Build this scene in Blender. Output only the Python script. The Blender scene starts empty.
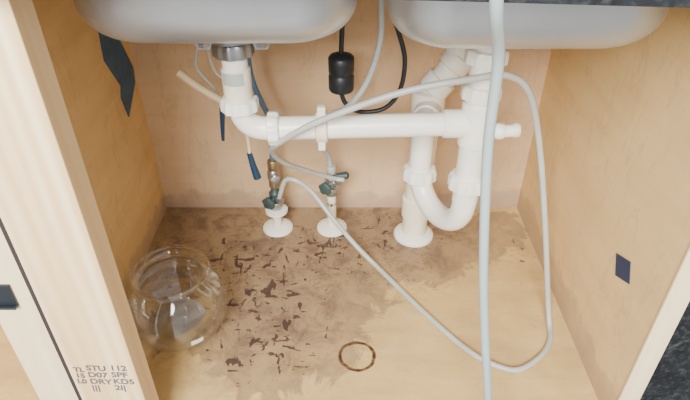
import bpy, math, random
from mathutils import Vector, Matrix
random.seed(4)
S=bpy.context.scene
COL=S.collection

# ---------------------------------------------------------------- materials
def newmat(name):
    m=bpy.data.materials.new(name); m.use_nodes=True
    nt=m.node_tree; b=nt.nodes['Principled BSDF']
    return m,nt,b
def N(nt,t,**k):
    n=nt.nodes.new(t)
    for a,v in k.items(): setattr(n,a,v)
    return n
def c4(c): return (c[0],c[1],c[2],1)
def coords(nt,scale=(1,1,1),rot=(0,0,0)):
    tc=N(nt,'ShaderNodeTexCoord'); mp=N(nt,'ShaderNodeMapping')
    mp.inputs['Scale'].default_value=scale; mp.inputs['Rotation'].default_value=rot
    nt.links.new(tc.outputs['Object'],mp.inputs['Vector']); return mp.outputs['Vector']
def noise(nt,vec,scale,detail=4,rough=.55,dist=0):
    n=N(nt,'ShaderNodeTexNoise'); n.inputs['Scale'].default_value=scale
    n.inputs['Detail'].default_value=detail; n.inputs['Roughness'].default_value=rough
    n.inputs['Distortion'].default_value=dist
    nt.links.new(vec,n.inputs['Vector']); return n.outputs['Fac']
def ramp(nt,fac,stops):
    r=N(nt,'ShaderNodeValToRGB'); e=r.color_ramp.elements
    while len(e)<len(stops): e.new(.5)
    for i,(p,c) in enumerate(stops):
        e[i].position=p; e[i].color=c4(c) if not isinstance(c,(int,float)) else (c,c,c,1)
    nt.links.new(fac,r.inputs['Fac']); return r.outputs['Color']
def mix(nt,fac,a,b,mode='MIX'):
    m=N(nt,'ShaderNodeMix'); m.data_type='RGBA'; m.blend_type=mode
    if isinstance(fac,(int,float)): m.inputs[0].default_value=fac
    else: nt.links.new(fac,m.inputs[0])
    for i,x in ((6,a),(7,b)):
        if isinstance(x,tuple): m.inputs[i].default_value=c4(x)
        else: nt.links.new(x,m.inputs[i])
    return m.outputs[2]
def math_(nt,op,a,b=None,clamp=False):
    m=N(nt,'ShaderNodeMath'); m.operation=op; m.use_clamp=clamp
    for i,x in ((0,a),(1,b)):
        if x is None: continue
        if isinstance(x,(int,float)): m.inputs[i].default_value=x
        else: nt.links.new(x,m.inputs[i])
    return m.outputs[0]
def bump(nt,b,h,strength=.2,dist=.002):
    n=N(nt,'ShaderNodeBump'); n.inputs['Strength'].default_value=strength; n.inputs['Distance'].default_value=dist
    nt.links.new(h,n.inputs['Height']); nt.links.new(n.outputs['Normal'],b.inputs['Normal'])

def plain(name,col,rough=.5,metal=0,var=.08,scale=30,spec=.5):
    m,nt,b=newmat(name)
    v=coords(nt); f=noise(nt,v,scale)
    d=tuple(x*(1-var) for x in col); u=tuple(min(1,x*(1+var)) for x in col)
    nt.links.new(ramp(nt,f,[(.3,d),(.7,u)]),b.inputs['Base Color'])
    b.inputs['Roughness'].default_value=rough; b.inputs['Metallic'].default_value=metal
    b.inputs['Specular IOR Level'].default_value=spec
    return m
def board(name,c1,c2,grain=(60,60,3),rough=.6,dirt=None,dirt_amt=.3,band=.05,bamt=.65):
    m,nt,b=newmat(name)
    v=coords(nt,grain); f=noise(nt,v,1,5,.6,.3)
    col=ramp(nt,f,[(.3,c1),(.7,c2)])
    v2=coords(nt); g=noise(nt,v2,5,5,.6)
    if dirt:
        gm=ramp(nt,g,[(.48,0.0),(.72,dirt_amt)])
        col=mix(nt,gm,col,dirt)
        sc=ramp(nt,noise(nt,coords(nt,(9,9,3)),2.5,7,.75,1.5),[(.56,0.0),(.60,.25),(.64,0.0)])
        col=mix(nt,sc,col,tuple(x*.6 for x in dirt))
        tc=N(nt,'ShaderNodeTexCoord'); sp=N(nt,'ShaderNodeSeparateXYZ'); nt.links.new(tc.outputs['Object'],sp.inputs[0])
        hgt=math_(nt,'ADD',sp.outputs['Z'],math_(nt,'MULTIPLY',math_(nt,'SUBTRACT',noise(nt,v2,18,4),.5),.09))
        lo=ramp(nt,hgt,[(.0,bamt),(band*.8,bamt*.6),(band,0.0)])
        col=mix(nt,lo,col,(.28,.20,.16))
    nt.links.new(col,b.inputs['Base Color']); b.inputs['Roughness'].default_value=rough
    b.inputs['Specular IOR Level'].default_value=.3
    bump(nt,b,f,.15,.001)
    return m

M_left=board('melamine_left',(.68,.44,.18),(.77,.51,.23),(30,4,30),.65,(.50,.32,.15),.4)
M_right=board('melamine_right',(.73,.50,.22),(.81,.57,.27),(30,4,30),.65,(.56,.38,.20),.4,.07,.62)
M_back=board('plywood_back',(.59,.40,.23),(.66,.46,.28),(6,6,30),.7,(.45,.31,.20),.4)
M_edge=board('edge_banding',(.84,.67,.41),(.92,.76,.50),(60,60,4),.6)
M_pvc=plain('white_pvc',(.86,.84,.76),.3,0,.05,18)
M_pvc2=plain('aged_pvc',(.80,.74,.58),.4,0,.08,22)
def sink_mat():
    m,nt,b=newmat('stainless_sink_underside')
    f=noise(nt,coords(nt,(4,4,90)),1,4,.6); g=noise(nt,coords(nt),7,5,.6)
    c=ramp(nt,g,[(.3,(.52,.55,.58)),(.7,(.64,.67,.70))])
    c=mix(nt,math_(nt,'MULTIPLY',f,.3),c,(.42,.44,.47))
    nt.links.new(c,b.inputs['Base Color']); b.inputs['Metallic'].default_value=.75
    nt.links.new(ramp(nt,f,[(.3,.30),(.7,.46)]),b.inputs['Roughness']); bump(nt,b,f,.06,.001)
    return m
M_sink=sink_mat()
M_steel=plain('galvanized_steel',(.26,.27,.28),.35,.8,.15,40)
M_brass=plain('brass',(.42,.31,.17),.35,.8,.2,60)
M_chrome=plain('tarnished_chrome',(.38,.38,.35),.3,.8,.2,60)
M_teal=plain('dull_green_handle',(.035,.062,.060),.45)
M_black=plain('black_rubber',(.012,.018,.024),.4)
M_gap_shade=plain('dark_gap',(.03,.02,.02),.8)  # near-black colour that paints the shade in the gap by the post
M_navy=plain('navy_tape',(.006,.025,.085),.45)
M_bluetape=plain('blue_tape',(.03,.10,.18),.5,0,.3,40)
M_bluetip=plain('blue_tip',(.008,.035,.08),.4)
M_greyh=plain('grey_hose',(.42,.45,.44),.4)
M_greyl=plain('light_grey_tube',(.44,.45,.42),.35)
M_clear=plain('translucent_tube',(.34,.41,.40),.2,0,.08,10)
M_blueh=plain('blue_hose',(.07,.14,.24),.4)
M_beige=plain('beige_tube',(.64,.50,.30),.5)
M_ink=plain('stamp_ink',(.10,.08,.10),.8,0,.3,90)
M_paper=plain('paper_label',(.84,.80,.70),.7,0,.15,30)
M_roomwall=plain('painted_wall',(.62,.60,.56),.8,0,.03,3)
M_roomfloor=plain('room_floor_vinyl',(.20,.19,.19),.5,0,.2,6)

# pine stud
def pine():
    m,nt,b=newmat('pine_stud')
    v=coords(nt,(30,30,1.1)); f=noise(nt,v,1,4,.55,.6)
    w=N(nt,'ShaderNodeTexWave'); w.inputs['Scale'].default_value=16; w.inputs['Distortion'].default_value=5
    w.inputs['Detail'].default_value=2; w.inputs['Detail Scale'].default_value=.6
    nt.links.new(coords(nt,(1,1,.08)),w.inputs['Vector'])
    c=ramp(nt,f,[(.25,(.72,.47,.22)),(.55,(.88,.68,.40)),(.8,(.95,.80,.54))])
    c=mix(nt,math_(nt,'MULTIPLY',w.outputs['Fac'],.60),c,(.68,.44,.21))
    nt.links.new(c,b.inputs['Base Color']); b.inputs['Roughness'].default_value=.7
    b.inputs['Specular IOR Level'].default_value=.3
    bump(nt,b,f,.2,.001); return m
M_pine=pine()

# granite
def granite():
    m,nt,b=newmat('dark_granite')
    v=coords(nt); f=noise(nt,v,22,8,.8,1.0); g=noise(nt,v,120,3,.7)
    c=ramp(nt,f,[(.40,(.003,.004,.007)),(.54,(.009,.012,.016)),(.62,(.03,.035,.035)),(.76,(.16,.14,.10))])
    c2=ramp(nt,g,[(.5,(0,0,0)),(.75,(.07,.07,.06))])
    c=mix(nt,.5,c,c2,'ADD')
    nt.links.new(c,b.inputs['Base Color']); b.inputs['Roughness'].default_value=.7
    b.inputs['Specular IOR Level'].default_value=.3; return m
M_granite=granite()

# stained cabinet floor
def floor_mat():
    m,nt,b=newmat('stained_cabinet_floor')
    v=coords(nt)
    base=ramp(nt,noise(nt,coords(nt,(6,30,6)),1,5,.6,.4),[(.3,(.58,.39,.15)),(.7,(.70,.49,.21))])
    big=ramp(nt,noise(nt,v,5.5,6,.65,.5),[(.42,0.0),(.66,.5)])
    base=mix(nt,big,base,(.40,.27,.13))
    fine=ramp(nt,noise(nt,v,60,4,.7),[(.55,0.0),(.75,.4)])
    base=mix(nt,fine,base,(.33,.22,.12))
    def dist(cx,cy,r,sx=1,sy=1):
        mp=N(nt,'ShaderNodeMapping'); mp.vector_type='POINT'
        mp.inputs['Location'].default_value=(-cx*sx,-cy*sy,0); mp.inputs['Scale'].default_value=(sx,sy,1)
        nt.links.new(v,mp.inputs['Vector'])
        l=N(nt,'ShaderNodeVectorMath'); l.operation='LENGTH'; nt.links.new(mp.outputs['Vector'],l.inputs[0])
        return l.outputs['Value'], math_(nt,'SUBTRACT',1,math_(nt,'DIVIDE',l.outputs['Value'],r),True)
    tot=None
    for cx,cy,r,sx,sy,a in [(-.30,-.08,.26,1,1.1,1),(-.12,-.16,.34,.9,1.1,1),(.06,-.09,.34,.8,1.6,1),(-.14,-.32,.26,1,.9,.9),(.15,-.14,.20,1,1,.85),(-.36,-.30,.2,1.2,.8,.7)]:
        _,d=dist(cx,cy,r,sx,sy); d=math_(nt,'MULTIPLY',d,a)
        tot=d if tot is None else math_(nt,'MAXIMUM',tot,d)
    pd=math_(nt,'ADD',tot,math_(nt,'MULTIPLY',math_(nt,'SUBTRACT',noise(nt,v,7,7,.65,.8),.5),1.0))
    pm=ramp(nt,pd,[(.20,0.0),(.24,.68),(.31,.52),(.60,.85)])
    base=mix(nt,pm,base,(.25,.165,.10))
    n2=ramp(nt,noise(nt,v,17,7,.8,.6),[(.46,0.0),(.60,.85)])
    base=mix(nt,math_(nt,'MULTIPLY',math_(nt,'MULTIPLY',tot,1.7,True),n2),base,(.15,.095,.065))
    # dark flakes
    fl=[(-.17,-.31,.18,1,1,1),(-.12,-.42,.14,1.2,1,1),(-.22,-.22,.15,1,1,.95),(-.05,-.16,.20,.8,1.3,.8),(.13,-.10,.15,.8,1.3,.7),(.395,-.2,.09,1.8,.8,.6),(-.18,-.47,.11,1,1.3,.8),(.12,-.25,.14,1,1,.3)]
    tot=None
    for cx,cy,r,sx,sy,a in fl:
        _,d=dist(cx,cy,r,sx,sy); d=math_(nt,'MULTIPLY',d,a)
        tot=d if tot is None else math_(nt,'MAXIMUM',tot,d)
    fn=noise(nt,coords(nt,(28,62,1),(0,0,.5)),1,3,.6,.6)
    fn2=noise(nt,coords(nt,(54,25,1),(0,0,-.5)),1.1,3,.6,.6)
    fm=math_(nt,'MAXIMUM',fn,fn2)
    thr=math_(nt,'ADD',fm,math_(nt,'MULTIPLY',tot,.16))
    fmask=ramp(nt,thr,[(.704,0.0),(.722,1.0)])
    gate=math_(nt,'MULTIPLY',fmask,math_(nt,'MULTIPLY',tot,6,True),True)
    base=mix(nt,math_(nt,'MULTIPLY',gate,.9),base,(.052,.028,.026))
    # rust ring
    L,_=dist(.030,-.463,.05)
    wob=math_(nt,'MULTIPLY',math_(nt,'SUBTRACT',noise(nt,v,40,3),.5),.008)
    dd=math_(nt,'ABSOLUTE',math_(nt,'SUBTRACT',math_(nt,'ADD',L,wob),.0315))
    rm=ramp(nt,math_(nt,'MULTIPLY',dd,100),[(.22,1.0),(.42,0.0)])
    rn=ramp(nt,noise(nt,v,70,3),[(.3,.6),(.55,1.0)])
    base=mix(nt,math_(nt,'MULTIPLY',rm,rn),base,(.06,.02,.012))
    nt.links.new(base,b.inputs['Base Color']); b.inputs['Roughness'].default_value=.5
    bump(nt,b,noise(nt,v,50,4),.15,.001)
    return m
M_floor=floor_mat()

def glass():
    m,nt,b=newmat('clear_glass'); out=nt.nodes['Material Output']
    nt.nodes.remove(b)
    t=N(nt,'ShaderNodeBsdfTransparent'); t.inputs['Color'].default_value=(.95,.96,.96,1)
    g=N(nt,'ShaderNodeBsdfGlossy'); g.inputs['Roughness'].default_value=.05
    g.inputs['Color'].default_value=(1,1,1,1)
    f=N(nt,'ShaderNodeLayerWeight'); f.inputs['Blend'].default_value=.35
    fr=math_(nt,'ADD',math_(nt,'MULTIPLY',f.outputs['Facing'],.5),.03)
    ms=N(nt,'ShaderNodeMixShader'); nt.links.new(fr,ms.inputs[0])
    nt.links.new(t.outputs[0],ms.inputs[1]); nt.links.new(g.outputs[0],ms.inputs[2])
    nt.links.new(ms.outputs[0],out.inputs['Surface']); return m
M_glass=glass()

# ---------------------------------------------------------------- geometry helpers
def empty(name):
    e=bpy.data.objects.new(name,None); e.empty_display_size=.05; COL.objects.link(e); return e
def mk(name,verts,faces,mat,parent=None,smooth=False):
    me=bpy.data.meshes.new(name); me.from_pydata([tuple(v) for v in verts],[],faces); me.update()
    import bmesh
    bm=bmesh.new(); bm.from_mesh(me); bmesh.ops.recalc_face_normals(bm,faces=bm.faces); bm.to_mesh(me); bm.free()
    if mat: me.materials.append(mat)
    if smooth:
        for p in me.polygons: p.use_smooth=True
        try: me.set_sharp_from_angle(angle=math.radians(40))
        except Exception: pass
    o=bpy.data.objects.new(name,me); COL.objects.link(o)
    if parent: o.parent=parent
    return o
def box(name,lo,hi,mat,parent=None,bev=0):
    x0,y0,z0=lo; x1,y1,z1=hi
    v=[(x0,y0,z0),(x1,y0,z0),(x1,y1,z0),(x0,y1,z0),(x0,y0,z1),(x1,y0,z1),(x1,y1,z1),(x0,y1,z1)]
    f=[(0,3,2,1),(4,5,6,7),(0,1,5,4),(1,2,6,5),(2,3,7,6),(3,0,4,7)]
    o=mk(name,v,f,mat,parent)
    if bev:
        md=o.modifiers.new('bevel','BEVEL'); md.width=bev; md.segments=3
    return o
def catmull(pts,n=10):
    P=[Vector(p) for p in pts]; P=[P[0]*2-P[1]]+P+[P[-1]*2-P[-2]]; out=[]
    for i in range(1,len(P)-2):
        a,b,c,d=P[i-1],P[i],P[i+1],P[i+2]
        for k in range(n):
            t=k/n
            out.append(.5*((2*b)+(c-a)*t+(2*a-5*b+4*c-d)*t*t+(3*b-a-3*c+d)*t**3))
    out.append(P[-2]); return out
def fillet(pts,r,n=8):
    P=[Vector(p) for p in pts]; out=[P[0]]
    for i in range(1,len(P)-1):
        a,b,c=P[i-1],P[i],P[i+1]
        l=min(r,(a-b).length*.49,(c-b).length*.49)
        s=b+(a-b).normalized()*l; e=b+(c-b).normalized()*l
        for k in range(n+1):
            t=k/n; out.append(s*(1-t)**2+b*2*t*(1-t)+e*t*t)
    out.append(P[-1]); return out
def sweep(name,path,r,mat,parent=None,seg=20,caps=True):
    path=[Vector(p) for p in path]
    q=[path[0]]
    for p in path[1:]:
        if (p-q[-1]).length>1e-5: q.append(p)
    path=q; n=len(path)
    T=[(path[min(i+1,n-1)]-path[max(i-1,0)]).normalized() for i in range(n)]
    nrm=T[0].orthogonal().normalized(); V=[];Fc=[]
    for i in range(n):
        if i>0:
            ax=T[i-1].cross(T[i])
            if ax.length>1e-7: nrm=Matrix.Rotation(T[i-1].angle(T[i]),3,ax.normalized())@nrm
        bn=T[i].cross(nrm).normalized()
        rr=r(i/(n-1)) if callable(r) else r
        for k in range(seg):
            a=2*math.pi*k/seg; V.append(path[i]+nrm*math.cos(a)*rr+bn*math.sin(a)*rr)
    for i in range(n-1):
        for k in range(seg):
            k2=(k+1)%seg; Fc.append((i*seg+k,i*seg+k2,(i+1)*seg+k2,(i+1)*seg+k))
    if caps: Fc.append(tuple(range(seg))[::-1]); Fc.append(tuple((n-1)*seg+k for k in range(seg)))
    return mk(name,V,Fc,mat,parent,True)
def lathe(name,org,axis,prof,mat,parent=None,seg=32,lug=0,nl=10,closed=False):
    org=Vector(org); ax=Vector(axis).normalized(); u=ax.orthogonal().normalized(); w=ax.cross(u)
    V=[];Fc=[]
    for (r,h) in prof:
        for k in range(seg):
            a=2*math.pi*k/seg; rr=r
            if lug and (int(a/(2*math.pi)*nl*2)%2==0): rr=r*(1+lug)
            V.append(org+ax*h+(u*math.cos(a)+w*math.sin(a))*rr)
    m=len(prof)
    for i in range(m-1):
        for k in range(seg):
            k2=(k+1)%seg; Fc.append((i*seg+k,i*seg+k2,(i+1)*seg+k2,(i+1)*seg+k))
    if not closed:
        Fc.append(tuple(range(seg))[::-1]); Fc.append(tuple((m-1)*seg+k for k in range(seg)))
    return mk(name,V,Fc,mat,parent,True)
def nut(name,org,axis,r,h,mat,parent):
    return lathe(name,org,axis,[(r*.82,-h/2),(r,-h/2+.002),(r*1.0,h*.2),(r*.93,h*.42),(r*.8,h/2)],mat,parent,seg=60,lug=.06,nl=10)
def hub(name,org,axis,r,h,mat,parent):
    return lathe(name,org,axis,[(r*.9,-h/2),(r,-h/2+.002),(r,h/2-.002),(r*.9,h/2)],mat,parent)

# ---------------------------------------------------------------- cabinet shell
box('cabinet_floor',(-1.10,-.60,-.02),(.468,.02,0),M_floor)
box('wall_back',(-.46,0,0),(.468,.018,.75),M_back)
box('wall_left',(-.46,-.60,0),(-.44,0,.75),M_left)
wr=box('wall_right',(.44,-.60,0),(.468,0,.75),M_right)
box('trim_right',(.438,-.604,-.02),(.470,-.5995,.70),M_edge,None,.001)
box('trim_left_bright_area',(-.470,-.604,-.02),(-.398,-.5995,.70),M_edge,None,.001)  # panel edge trim, widened in a pale tone to stand in for bright floor
box('wall_neighbor_back',(-1.10,-.38,0),(-.461,-.362,.75),M_left)
box('wall_neighbor_side',(-1.12,-.60,-.11),(-1.10,.02,.75),M_left)
box('toe_kick',(-1.10,-.55,-.11),(.468,-.53,-.021),M_edge)
box('granite_end_panel',(.4705,-.602,-.11),(1.10,-.58,.67),M_granite)
box('floor',(-2.6,-3.2,-.13),(2.6,.08,-.11),M_roomfloor)
box('wall_kitchen',(-2.6,.06,-.11),(2.6,.08,2.3),M_roomwall)

# stud
st=empty('wood_stud')
box('post',(-.376,-.64,-.11),(-.284,-.601,.749),M_pine,st,.0015)
box('shadow_gap_strip',(-.384,-.636,-.11),(-.3765,-.602,.749),M_gap_shade,st)  # dark strip stands in for the shaded gap beside the post
def text(body,x,z,size,rot,sl=.8):
    cu=bpy.data.curves.new('grade_stamp','FONT'); cu.body=body; cu.size=size; cu.extrude=.0001; cu.offset=.0005
    cu.space_line=sl
    cu.materials.append(M_ink)
    o=bpy.data.objects.new('grade_stamp',cu); COL.objects.link(o); o.parent=st
    o.location=(x,-.6402,z); o.rotation_euler=(math.radians(90),rot,0)
for i,(b_,x,z,s) in enumerate([('TL\n15\nL0',-.369,.186,.0135),('STU\nD07\nDRY\n|||',-.351,.189,.0155),('112\nSPF\nKD5\n2I|',-.318,.189,.0155)]):
    text(b_,x,z,s,math.radians(4),.95)

# hinge plate on the front edge
bk=empty('black_hinge_plate')
box('plate',(-.462,-.608,.280),(-.430,-.6042,.319),M_black,bk,.001)
box('lip',(-.462,-.614,.280),(-.430,-.608,.284),M_black,bk,.001)

# ---------------------------------------------------------------- countertop
ct=empty('granite_countertop')
for i,(a,b_) in enumerate([((-1.12,-.65,.752),(1.12,-.53,.785)),((-1.12,-.11,.752),(1.12,.05,.785)),((-1.12,-.53,.752),(-.345,-.11,.785)),((.42,-.53,.752),(1.12,-.11,.785)),((.022,-.53,.752),(.052,-.11,.785))]):
    box('slab_%d'%i,a,b_,M_granite,ct)
v=[(-1.12,-.68,.735),(1.12,-.68,.675),(1.12,-.65,.675),(-1.12,-.65,.735),(-1.12,-.68,.785),(1.12,-.68,.785),(1.12,-.65,.785),(-1.12,-.65,.785)]
mk('apron',v,[(0,3,2,1),(4,5,6,7),(0,1,5,4),(1,2,6,5),(2,3,7,6),(3,0,4,7)],M_granite,ct)

# ---------------------------------------------------------------- sink
sk=empty('double_kitchen_sink')
def bowl(name,cx,cy,hx,hy,zt,zb):
    seg=14; V=[];Fc=[]
    R=.052
    prof=[(zt,.02),(zt-.002,.0),(zb+.11,-.002)]
    for k in range(0,9):
        a=k/8*math.pi/2; prof.append((zb+R-R*math.sin(a),-.004-R*(1-math.cos(a))))
    prof.append((zb-.002,-.11))
    full=[(z,o,0) for z,o in prof]+[(z+.003,o,1) for z,o in reversed(prof[1:])]+[(zt,.0-.004,1)]
    n=0
    for z,o,inn in full:
        ox=hx+o-(.003 if inn else 0); oy=hy+o-(.003 if inn else 0)
        cr=max(.012,min(.075+o*.55,ox-.001,oy-.001)); ring=[]
        for q,(sx,sy) in enumerate([(1,1),(-1,1),(-1,-1),(1,-1)]):
            for k in range(seg+1):
                a=math.pi/2*(q+k/seg)
                ring.append((cx+sx*(ox-cr)+cr*math.cos(a),cy+sy*(oy-cr)+cr*math.sin(a),z))
        V+=ring; n=len(ring)
    m=len(full)
    for i in range(m-1):
        for k in range(n):
            k2=(k+1)%n; Fc.append((i*n+k,i*n+k2,(i+1)*n+k2,(i+1)*n+k))
    return mk(name,V,Fc,M_sink,sk,True)
bowl('bowl_1',-.148,-.32,.176,.188,.7515,.589)
bowl('bowl_2',.2300,-.32,.175,.188,.7515,.582)
for i,x in enumerate((-.160,.222)):
    lathe('strainer_flange_%d'%i,(x,-.32,.584),(0,0,-1),[(.058,-.006),(.058,.002),(.05,.006),(.044,.01),(.044,.035),(.03,.04)],M_steel,sk)
    box('bottom_pan_%d'%i,(x-.115,-.40,.5870),(x+.115,-.24,.592),M_sink,sk)
def clip(x,y):
    lathe('clip_stud',(x,y,.60),(0,0,-1),[(.003,0),(.003,.026)],M_steel,sk,12)
    lathe('clip_nut',(x,y,.580),(0,0,-1),[(.008,0),(.008,.006),(.006,.007)],M_steel,sk,6)
    mk('clip_wing',[(x-.012,y-.001,.580),(x+.012,y-.001,.580),(x+.008,y-.001,.570),(x-.008,y-.001,.570),(x-.012,y+.001,.580),(x+.012,y+.001,.580),(x+.008,y+.001,.570),(x-.008,y+.001,.570)],[(0,1,2,3),(7,6,5,4),(0,4,5,1),(1,5,6,2),(2,6,7,3),(3,7,4,0)],M_steel,sk)
clip(-.175+.0,-.43); clip(-.10,-.43); clip(.245,-.43)

# ---------------------------------------------------------------- drain plumbing
dp=empty('sink_drain_plumbing')
r=.0195
sweep('left_tailpiece_and_crosspipe',fillet([(-.160,-.32,.56),(-.160,-.32,.394),(.205,-.32,.404)],.045,12),r,M_pvc,dp,28)
nut('left_top_nut',(-.160,-.32,.532),(0,0,1),.030,.024,M_steel,dp)
hub('left_collar',(-.160,-.32,.475),(0,0,1),.0225,.05,M_pvc2,dp)
V=[];Fc=[]
for i in range(9):
    a=-2.5+i*.2
    for z in (.478,.498): V.append((-.160+.0229*math.cos(a),-.32+.0229*math.sin(a),z))
for i in range(8): Fc.append((2*i,2*i+2,2*i+3,2*i+1))
mk('pipe_label',V,Fc,M_greyh,dp)
nut('left_elbow_nut',(-.160,-.32,.440),(0,0,1),.029,.022,M_pvc,dp)
nut('cross_nut',(-.108,-.32,.3955),(1,0,.026),.027,.02,M_pvc,dp)
hub('coupling_ring',(-.030,-.32,.3975),(1,0,.026),.0255,.020,M_pvc2,dp)
box('strap_loop',(-.037,-.327,.415),(-.023,-.313,.436),M_pvc2,dp,.003)
box('strap_foot',(-.036,-.337,.362),(-.024,-.329,.38),M_pvc2,dp,.002)
sweep('right_tailpiece',[(.222,-.32,.56),(.222,-.32,.45),(.222,-.32,.25)],.0225,M_pvc,dp,28)
nut('right_top_nut',(.222,-.32,.520),(0,0,1),.031,.024,M_pvc,dp)
nut('right_mid_nut',(.222,-.32,.462),(0,0,1),.030,.024,M_pvc,dp)
hub('tee_hub',(.222,-.32,.403),(0,0,1),.0265,.075,M_pvc,dp)
hub('tee_branch',(.192,-.32,.404),(1,0,0),.0235,.05,M_pvc,dp)
sweep('side_stub',[(.225,-.32,.390),(.270,-.32,.390),(.294,-.32,.392)],.0105,M_pvc,dp,20)
hub('side_stub_collar',(.262,-.32,.390),(1,0,0),.0135,.014,M_pvc,dp)
hub('side_stub_tip',(.289,-.32,.392),(1,0,0),.0125,.010,M_pvc2,dp)
nut('trap_inlet_nut',(.222,-.32,.292),(0,0,1),.032,.026,M_pvc,dp)
A=Vector((.222,-.32,.243));B=Vector((.156,-.20,.243));Cc=(A+B)/2;h=(A-B)/2;up=Vector((0,0,1))
U_=[Vector((.222,-.32,.285))]+[Cc+h*math.cos(t)-up*h.length*math.sin(t) for t in [math.pi*k/20 for k in range(21)]]
sweep('trap_bend',U_,.0215,M_pvc,dp,28)
nut('trap_outlet_nut',(.156,-.20,.232),(0,0,1),.032,.026,M_pvc,dp)
sweep('trap_riser',fillet([(.156,-.20,.235),(.156,-.20,.335),(.172,-.13,.335)],.04,10),.0215,M_pvc,dp,28)
hub('riser_hub',(.168,-.150,.335),(.25,1,0),.026,.03,M_pvc,dp)
sweep('standpipe',[(.169,-.11,.004),(.171,-.11,.15),(.174,-.11,.33)],.0285,M_pvc2,dp,28)
hub('standpipe_coupling',(.170,-.11,.085),(0,0,1),.033,.05,M_pvc2,dp)
hub('sanitary_tee',(.174,-.11,.325),(0,0,1),.034,.09,M_pvc,dp)
sweep('vent_offset',fillet([(.174,-.11,.33),(.180,-.11,.365),(.226,-.11,.432),(.232,-.11,.584)],.04,10),.0255,M_pvc,dp,28)
hub('vent_hub_low',(.189,-.11,.380),(.048,0,.067),.031,.034,M_pvc,dp)
hub('vent_hub_high',(.222,-.11,.427),(.048,0,.067),.031,.03,M_pvc,dp)
lathe('floor_flange',(.169,-.11,.0005),(0,0,1),[(.046,0),(.046,.006),(.040,.012),(.031,.014),(.029,.014)],M_pvc,dp,40)

# ---------------------------------------------------------------- shutoff valves
def valve(name,x,y,tall):
    e=empty(name)
    lathe('escutcheon',(x,y,.0005),(0,0,1),[(.036,0),(.035,.005),(.026,.011),(.013,.013)],M_pvc,e,40)
    lathe('stub_pipe',(x,y,.008),(0,0,1),[(.0105,0),(.0105,.07 if not tall else .05)],M_pvc2,e,20)
    z=.10 if not tall else .06
    if tall:
        lathe('white_disc',(x,y,.050),(0,0,1),[(.012,-.004),(.026,0),(.026,.006),(.012,.010)],M_pvc,e,32)
    else:
        lathe('stub_upper',(x,y,.07),(0,0,1),[(.0105,0),(.0105,.035)],M_pvc2,e,20)
    hub('compression_nut',(x,y,z+.008),(0,0,1),.0135,.02,M_chrome,e)
    lathe('valve_body',(x,y,z+.018),(0,0,1),[(.010,0),(.014,.004),(.014,.026),(.010,.03),(.008,.045)],M_teal if tall else M_chrome,e,24)
    hub('outlet_port',(x+.010,y-.012,z+.032),(.6,-1,0),.008,.024,M_chrome,e)
    lathe('handle_stem',(x-.0,y-.004,z+.032),(-.5,-1,0),[(.004,0),(.004,.026)],M_steel,e,12)
    lathe('oval_handle',(x-.012,y-.026,z+.032),(-.5,-1,0),[(.009,-.004),(.014,-.001),(.014,.004),(.009,.007)],M_teal,e,24,.15,5)
    if tall:
        hub('brass_union_1',(x,y,z+.070),(0,0,1),.012,.022,M_brass,e)
        lathe('second_body',(x,y,z+.080),(0,0,1),[(.009,0),(.014,.004),(.014,.02),(.009,.026)],M_chrome,e,24)
        lathe('second_handle',(x+.006,y-.02,z+.092),(.3,-1,0),[(.007,-.004),(.011,-.001),(.011,.004),(.007,.007)],M_chrome,e,24,.15,5)
        hub('brass_union_2',(x,y,z+.118),(0,0,1),.0115,.024,M_brass,e)
    else:
        hub('top_union',(x,y,z+.066),(0,0,1),.011,.020,M_greyl,e)
        lathe('green_lever',(x+.024,y-.01,z+.055),(1,0,.1),[(.006,-.014),(.008,0),(.009,.012),(.004,.016)],M_teal,e,16)
    return e
valve('water_shutoff_valve',-.152,-.083,True)
valve('water_shutoff_valve',-.023,-.083,False)

# ---------------------------------------------------------------- hoses
sweep('blue_supply_hose',catmull([(-.178,-.12,.585),(-.175,-.12,.434),(-.169,-.12,.383),(-.155,-.12,.340),(-.142,-.10,.285),(-.150,-.085,.235),(-.152,-.083,.185)]),.0055,M_blueh,None,14)
sweep('grey_supply_hose',catmull([(.066,-.2,.60),(.067,-.2,.567),(.068,-.2,.50),(.049,-.2,.428),(.017,-.2,.379),(-.022,-.175,.338),(-.040,-.12,.250),(-.028,-.085,.20),(-.023,-.083,.16)]),.0055,M_greyh,None,14)
sweep('dishwasher_drain_tube',catmull([(.005,-.105,.152),(-.019,-.110,.160),(-.065,-.15,.202),(-.107,-.22,.267),(-.121,-.28,.327),(-.099,-.335,.377),(-.030,-.37,.435),(.088,-.38,.486),(.188,-.38,.507),(.245,-.37,.508),(.286,-.36,.473),(.328,-.34,.366),(.364,-.355,.214),(.396,-.372,.06),(.402,-.395,.012),(.394,-.43,.006),(.366,-.468,.006),(.321,-.497,.006),(.286,-.492,.006),(.239,-.4585,.006),(.175,-.375,.006),(.084,-.24,.009),(.030,-.2,.046),(-.025,-.15,.089),(-.065,-.12,.130),(-.098,-.12,.160),(-.122,-.11,.155),(-.135,-.103,.120),(-.142,-.097,.094)],12),.0052,M_greyl,None,14)
sweep('clear_vinyl_tube',catmull([(.118,-.60,.80),(.118,-.655,.808),(.119,-.692,.785),(.125,-.695,.706),(.1455,-.655,.642),(.154,-.64,.542),(.168,-.65,.401),(.183,-.66,.293),(.204,-.67,.164),(.226,-.68,.0),(.242,-.69,-.10)]),.0056,M_clear,None,18)
fh=empty('faucet_pulldown_hose')
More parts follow.
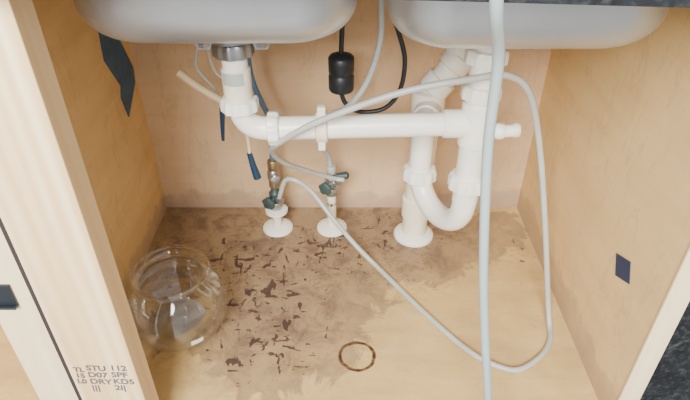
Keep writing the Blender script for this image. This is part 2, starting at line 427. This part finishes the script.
sweep('hose',catmull([(.010,-.15,.60),(.008,-.15,.553),(.004,-.15,.519),(.001,-.15,.455),(.001,-.15,.386),(.012,-.15,.355),(.041,-.14,.335),(.086,-.14,.3435),(.113,-.14,.381),(.119,-.14,.4415),(.103,-.14,.4975),(.083,-.14,.55),(.078,-.14,.60)]),.0045,M_black,fh,14)
lathe('weight',(.001,-.15,.386),(0,0,1),[(.012,-.004),(.022,0),(.024,.004),(.024,.030),(.0225,.032),(.0225,.036),(.024,.038),(.024,.064),(.021,.068),(.008,.072)],M_black,fh,32)
wl=empty('low_voltage_wires')
sweep('thick_beige_tube',catmull([(-.287,-.2,.443),(-.2525,-.2,.4125),(-.211,-.2,.385),(-.185,-.19,.372)]),.0075,M_beige,wl,14)
sweep('thin_beige_wire',catmull([(-.255,-.15,.478),(-.264,-.15,.455),(-.265,-.15,.426),(-.2385,-.15,.386),(-.230,-.15,.345)]),.003,M_greyl,wl,10)
sweep('blue_tip_1',[(-.230,-.15,.347),(-.234,-.15,.31),(-.237,-.15,.277)],lambda t:.0055*(1-.4*t),M_bluetip,wl,12)
sweep('thin_beige_wire_2',catmull([(-.191,-.2,.3525),(-.180,-.2,.33),(-.177,-.2,.306),(-.1765,-.2,.272)]),.004,M_beige,wl,10)
sweep('blue_tip_2',[(-.1775,-.2,.278),(-.172,-.2,.245),(-.1665,-.2,.2195)],lambda t:.005+.003*t,M_bluetip,wl,12)
sweep('loop_wire',catmull([(-.222,-.17,.50),(-.235,-.17,.47),(-.228,-.17,.43),(-.205,-.17,.41),(-.190,-.18,.40)]),.0022,M_greyh,wl,8)

# ---------------------------------------------------------------- tapes
def tape(name,pts,th,mat):
    n=len(pts); s=1 if pts[0][0]<0 else -1
    V=[Vector(p) for p in pts]+[Vector(p)+Vector((s*th,0,0)) for p in pts]
    F=[tuple(range(n)),tuple(range(n,2*n))[::-1]]+[(i,(i+1)%n,(i+1)%n+n,i+n) for i in range(n)]
    return mk(name,V,F,mat)
tape('blue_tape_strip',[(-.4395,-.13,.50),(-.4395,-.05,.45),(-.4395,-.012,.375),(-.4395,-.02,.345),(-.4395,-.094,.30),(-.4395,-.108,.35),(-.4395,-.095,.37),(-.4395,-.14,.44)],.0015,M_bluetape)
tape('navy_tape_square',[(.4395,-.461,.248),(.4395,-.502,.266),(.4395,-.519,.236),(.4395,-.479,.217)],.001,M_navy)

# ---------------------------------------------------------------- glass bowl
gb=empty('glass_fish_bowl')
cx,cy=-.306,-.394
prof=[(.044,.002),(.052,.004)]
Rb=.092; zc=.066
for i in range(15):
    t=math.radians(-46+i*(46+50)/14)
    prof.append((Rb*math.cos(t),zc+Rb*.92*math.sin(t)))
prof+=[(.0585,.136),(.062,.142),(.068,.146)]
inner=[(rr-.003,hh+.001) for rr,hh in reversed(prof)]; inner[-1]=(.041,.007)
lathe('glass_shell',(cx,cy,.0005),(0,0,1),prof+inner,M_glass,gb,56)
sweep('rim_bead',[(cx+.068*math.cos(a),cy+.068*math.sin(a),.1475) for a in [2*math.pi*k/48 for k in range(49)]],.0024,M_glass,gb,8)
V=[]
for a in (-1.10,-.97,-.85):
    for z in (.040,.054):
        rr=math.sqrt(max(0,1-((z-zc)/(Rb*.92))**2))*Rb+.0012
        V.append((cx+rr*math.cos(a),cy+rr*math.sin(a),z+.0005))
mk('label',V,[(0,2,3,1),(2,4,5,3)],M_paper,gb)

# ---------------------------------------------------------------- camera
cam=bpy.data.cameras.new('camera'); co=bpy.data.objects.new('camera',cam); COL.objects.link(co)
co.location=(.008,-1.136,.833); co.rotation_euler=(math.radians(90-35.5),0,0)
cam.sensor_width=36; cam.lens=560/690*36; cam.clip_start=.02
S.camera=co

# ---------------------------------------------------------------- lighting
w=bpy.data.worlds.new('world'); S.world=w; w.use_nodes=True
bg=w.node_tree.nodes['Background']; bg.inputs[0].default_value=(1,.985,.95,1); bg.inputs[1].default_value=1.35
def area(name,loc,tgt,size,power,col):
    l=bpy.data.lights.new(name,'AREA'); l.size=size; l.energy=power; l.color=col
    o=bpy.data.objects.new(name,l); COL.objects.link(o); o.location=loc
    o.rotation_euler=(Vector(tgt)-Vector(loc)).to_track_quat('-Z','Y').to_euler()
area('window_light',(-.4,-2.5,1.75),(0,-.3,.1),1.0,185,(1,.975,.92))
